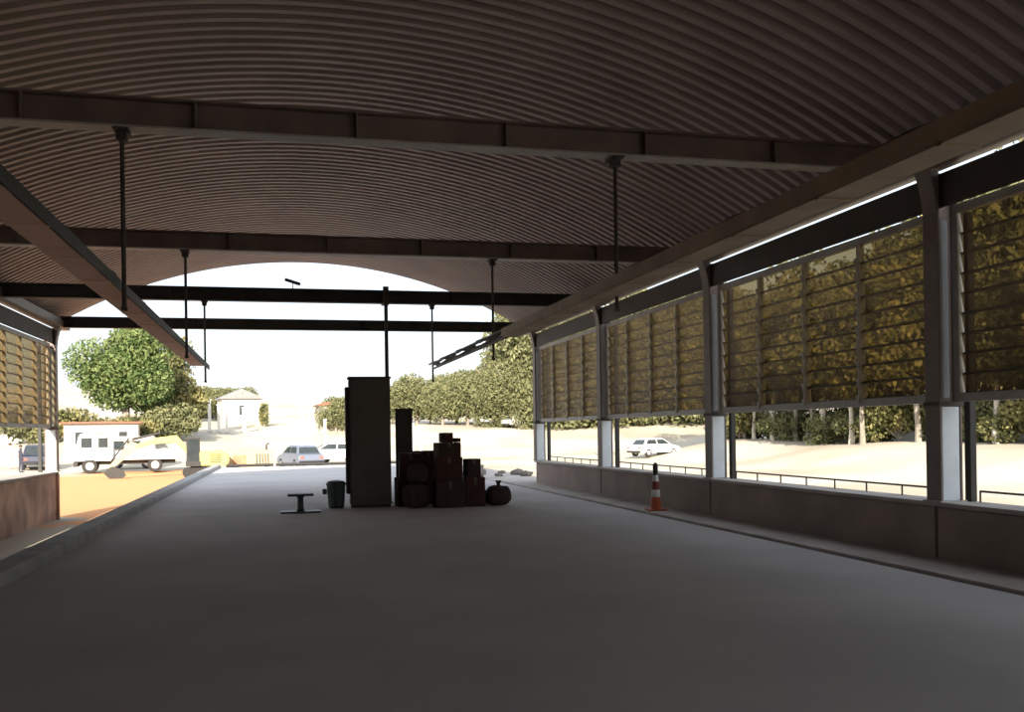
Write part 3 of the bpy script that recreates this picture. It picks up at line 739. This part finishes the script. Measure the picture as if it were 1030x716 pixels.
def trunk_mesh(h_, r_, m_, seed, branches=5, rad=2):
    rnd = random.Random(seed); b = MB(); x = y = 0; pts = []
    for i in range(7): pts.append((x, y, h_*i/6-.2)); x += rnd.uniform(-.06, .06)*h_*.3; y += rnd.uniform(-.06, .06)*h_*.3
    b.tube(pts, [r_*1.3]+[r_*(1-.09*i) for i in range(6)], 8)
    for i in range(branches):
        p = Vector(pts[3+i % 3]); a = rnd.uniform(0, 6.28); L = rad*rnd.uniform(.5, .9)
        b.tube([p, p+Vector((math.cos(a)*L*.5, math.sin(a)*L*.5, L*.4)), p+Vector((math.cos(a)*L, math.sin(a)*L, L*1.0))], [r_*.45, r_*.3, r_*.1], 6)
    me = bpy.data.meshes.new('trunk'); me.from_pydata(b.v, [], b.f); me.materials.append(m_); return me
CR = {}
def tree(name, lb, cat, loc, kind, sc=1, rz=0, group=None):
    if kind not in CR:
        rad, hgt, n, leaf, lm, th_, tr_, tm, cz = KIND[kind]
        CR[kind] = (crown_mesh('foliage', rad, hgt, n, leaf, M[lm], hash(kind) % 97 if False else sum(map(ord, kind)), 12), trunk_mesh(th_, tr_, M[tm], sum(map(ord, kind))+1, rad=rad), cz)
    cm, tm_, cz = CR[kind]
    t_ = thing(name, lb, cat, loc, rz, group); t_.scale = (sc, sc, sc)
    for nm, me, z in (('foliage', cm, cz), ('trunk', tm_, 0)):
        o = bpy.data.objects.new(nm, me); C.objects.link(o); o.parent = t_; o.location = (0, 0, z)
    return t_
KIND = {'big': (4.3, 6.6, 26000, .19, 'leaf', 5.5, .35, 'bark', 5.2), 'broad': (3.0, 4.6, 11000, .15, 'leaf_olive', 3.0, .18, 'bark', 2.4),
        'round': (2.4, 3.8, 9000, .14, 'leaf_olive', 2.4, .16, 'bark', 2.1), 'pale': (2.6, 5.5, 5000, .2, 'leaf_olive', 7.0, .17, 'palebark', 6.6),
        'dark': (2.8, 6.0, 6000, .2, 'leaf_dark', 6.4, .15, 'bark', 6.0), 'huge': (6.5, 12.0, 26000, .24, 'leaf_olive', 8.0, .35, 'bark', 6.4), 'tallolive': (3.0, 7.0, 8000, .2, 'leaf_olive', 6.0, .15, 'bark', 5.0), 'shrub': (1.7, 2.0, 4000, .13, 'leaf_dark', .8, .06, 'bark', 1.0),
        'bush': (1.9, 2.0, 4000, .13, 'leaf_olive', .8, .06, 'bark', 1.0), 'conifer': (.8, 2.8, 1500, .16, 'leaf_dark', 1.6, .08, 'bark', 1.8)}
tree('broadleaf_tree', 'big rounded green tree left of the opening, above the white truck', 'tree', on(-12.6, 84), 'big', 1.0)
tree('broadleaf_tree', 'darker tree just right behind the big green tree', 'tree', on(-9.6, 95), 'dark', .9, 1)
tree('conifer_tree', 'tiny dark conifer alone on the pale far rise', 'tree', on(-1.93, 113), 'conifer', .8)
hl = []
rnd = random.Random(3)
pos = [(395, 120), (408, 132), (420, 120), (433, 128), (446, 116), (459, 126), (470, 116), (482, 128), (494, 118), (506, 112), (515, 124), (522, 110), (531, 118), (545, 112), (562, 120), (580, 112), (600, 122), (620, 114), (640, 124), (662, 116), (684, 122), (704, 114), (725, 122)]
def atx(px, c):   # depth c along the view axis at angle
    a = (px-515)/950; return (a*c*math.cos(YAW)+c*math.sin(YAW), c*math.cos(YAW)-a*c*math.sin(YAW))
for i, (px, c) in enumerate(pos):
    x, y = atx(px, c); k = 'broad' if px < 500 else 'huge'
    big = 1.15 if px < 500 else .62 if px < 536 else 1.1
    tree('hill_tree', 'olive green tree in the wood on the hill beyond the yard', 'tree', on(x, y, -.3), k, big*rnd.uniform(.85, 1.25), rnd.uniform(0, 6), 'trees on the far hill')
for i, (px, c) in enumerate([(338, 104), (200, 140), (214, 150), (230, 145), (243, 150)]):
    x, y = atx(px, c)
    tree('hill_tree', 'distant tree standing on the pale rise left of the cabinet' if i == 0 else 'hazy grey-green tree behind the row of white posts', 'tree', on(x, y, -.3), 'round' if i else 'round', 1.2 if i else .95, i, None if i == 0 else 'trees behind the white posts')
i = 0
for j in range(26):
    Y = 26+j*1.9; X = 35.5+rnd.uniform(-1.5, 2.5)+(3 if j % 3 == 0 else 0)
    if Y > 74: break
    k = ('pale', 'dark', 'pale', 'dark')[j % 4]
    tree('roadside_tree', 'tall tree with pale trunk in the belt behind the right parapet' if k == 'pale' else 'tall dark leaved tree in the belt behind the right parapet', 'tree', on(X, Y, -.1), k, rnd.uniform(.85, 1.15), rnd.uniform(0, 6), 'pale trunk trees right of the shed' if k == 'pale' else 'dark trees right of the shed')
for j in range(15):
    Y = 27+j*3.3; X = 36.5+rnd.uniform(-1, 3)
    k = ('bush', 'shrub', 'bush')[j % 3]
    tree('shrub', 'dark shrub in the undergrowth of the tree belt at the right' if k == 'shrub' else 'olive shrub in the undergrowth of the tree belt at the right', 'shrub', on(X, Y, -.1), k, rnd.uniform(.9, 1.5), rnd.uniform(0, 6), k+' undergrowth right of the shed')
for j in range(12):
    Y = 28+j*4.5; X = 45+(j % 2)*5+rnd.uniform(-1, 1)
    tree('backdrop_tree', 'dense tree at the back of the tree belt on the right', 'tree', on(X, Y, -1), 'tallolive' if j % 3 else 'dark', rnd.uniform(1.5, 2.1), rnd.uniform(0, 6), 'back row trees right of the shed')

for j, (x, y, sc1) in enumerate(((-11.0, 79.5, 1.1), (-13.5, 79.5, 1.0), (-16.2, 80, 1.3), (-9.0, 82.5, 1.5), (-9.3, 89, 2.0), (-19.5, 82, 1.4))):
    tree('bank_bush', 'olive bush on the bank under the big green tree', 'bush', on(x, y, -.1), 'bush' if j % 2 else 'shrub', sc1, j, 'bushes under the big green tree')
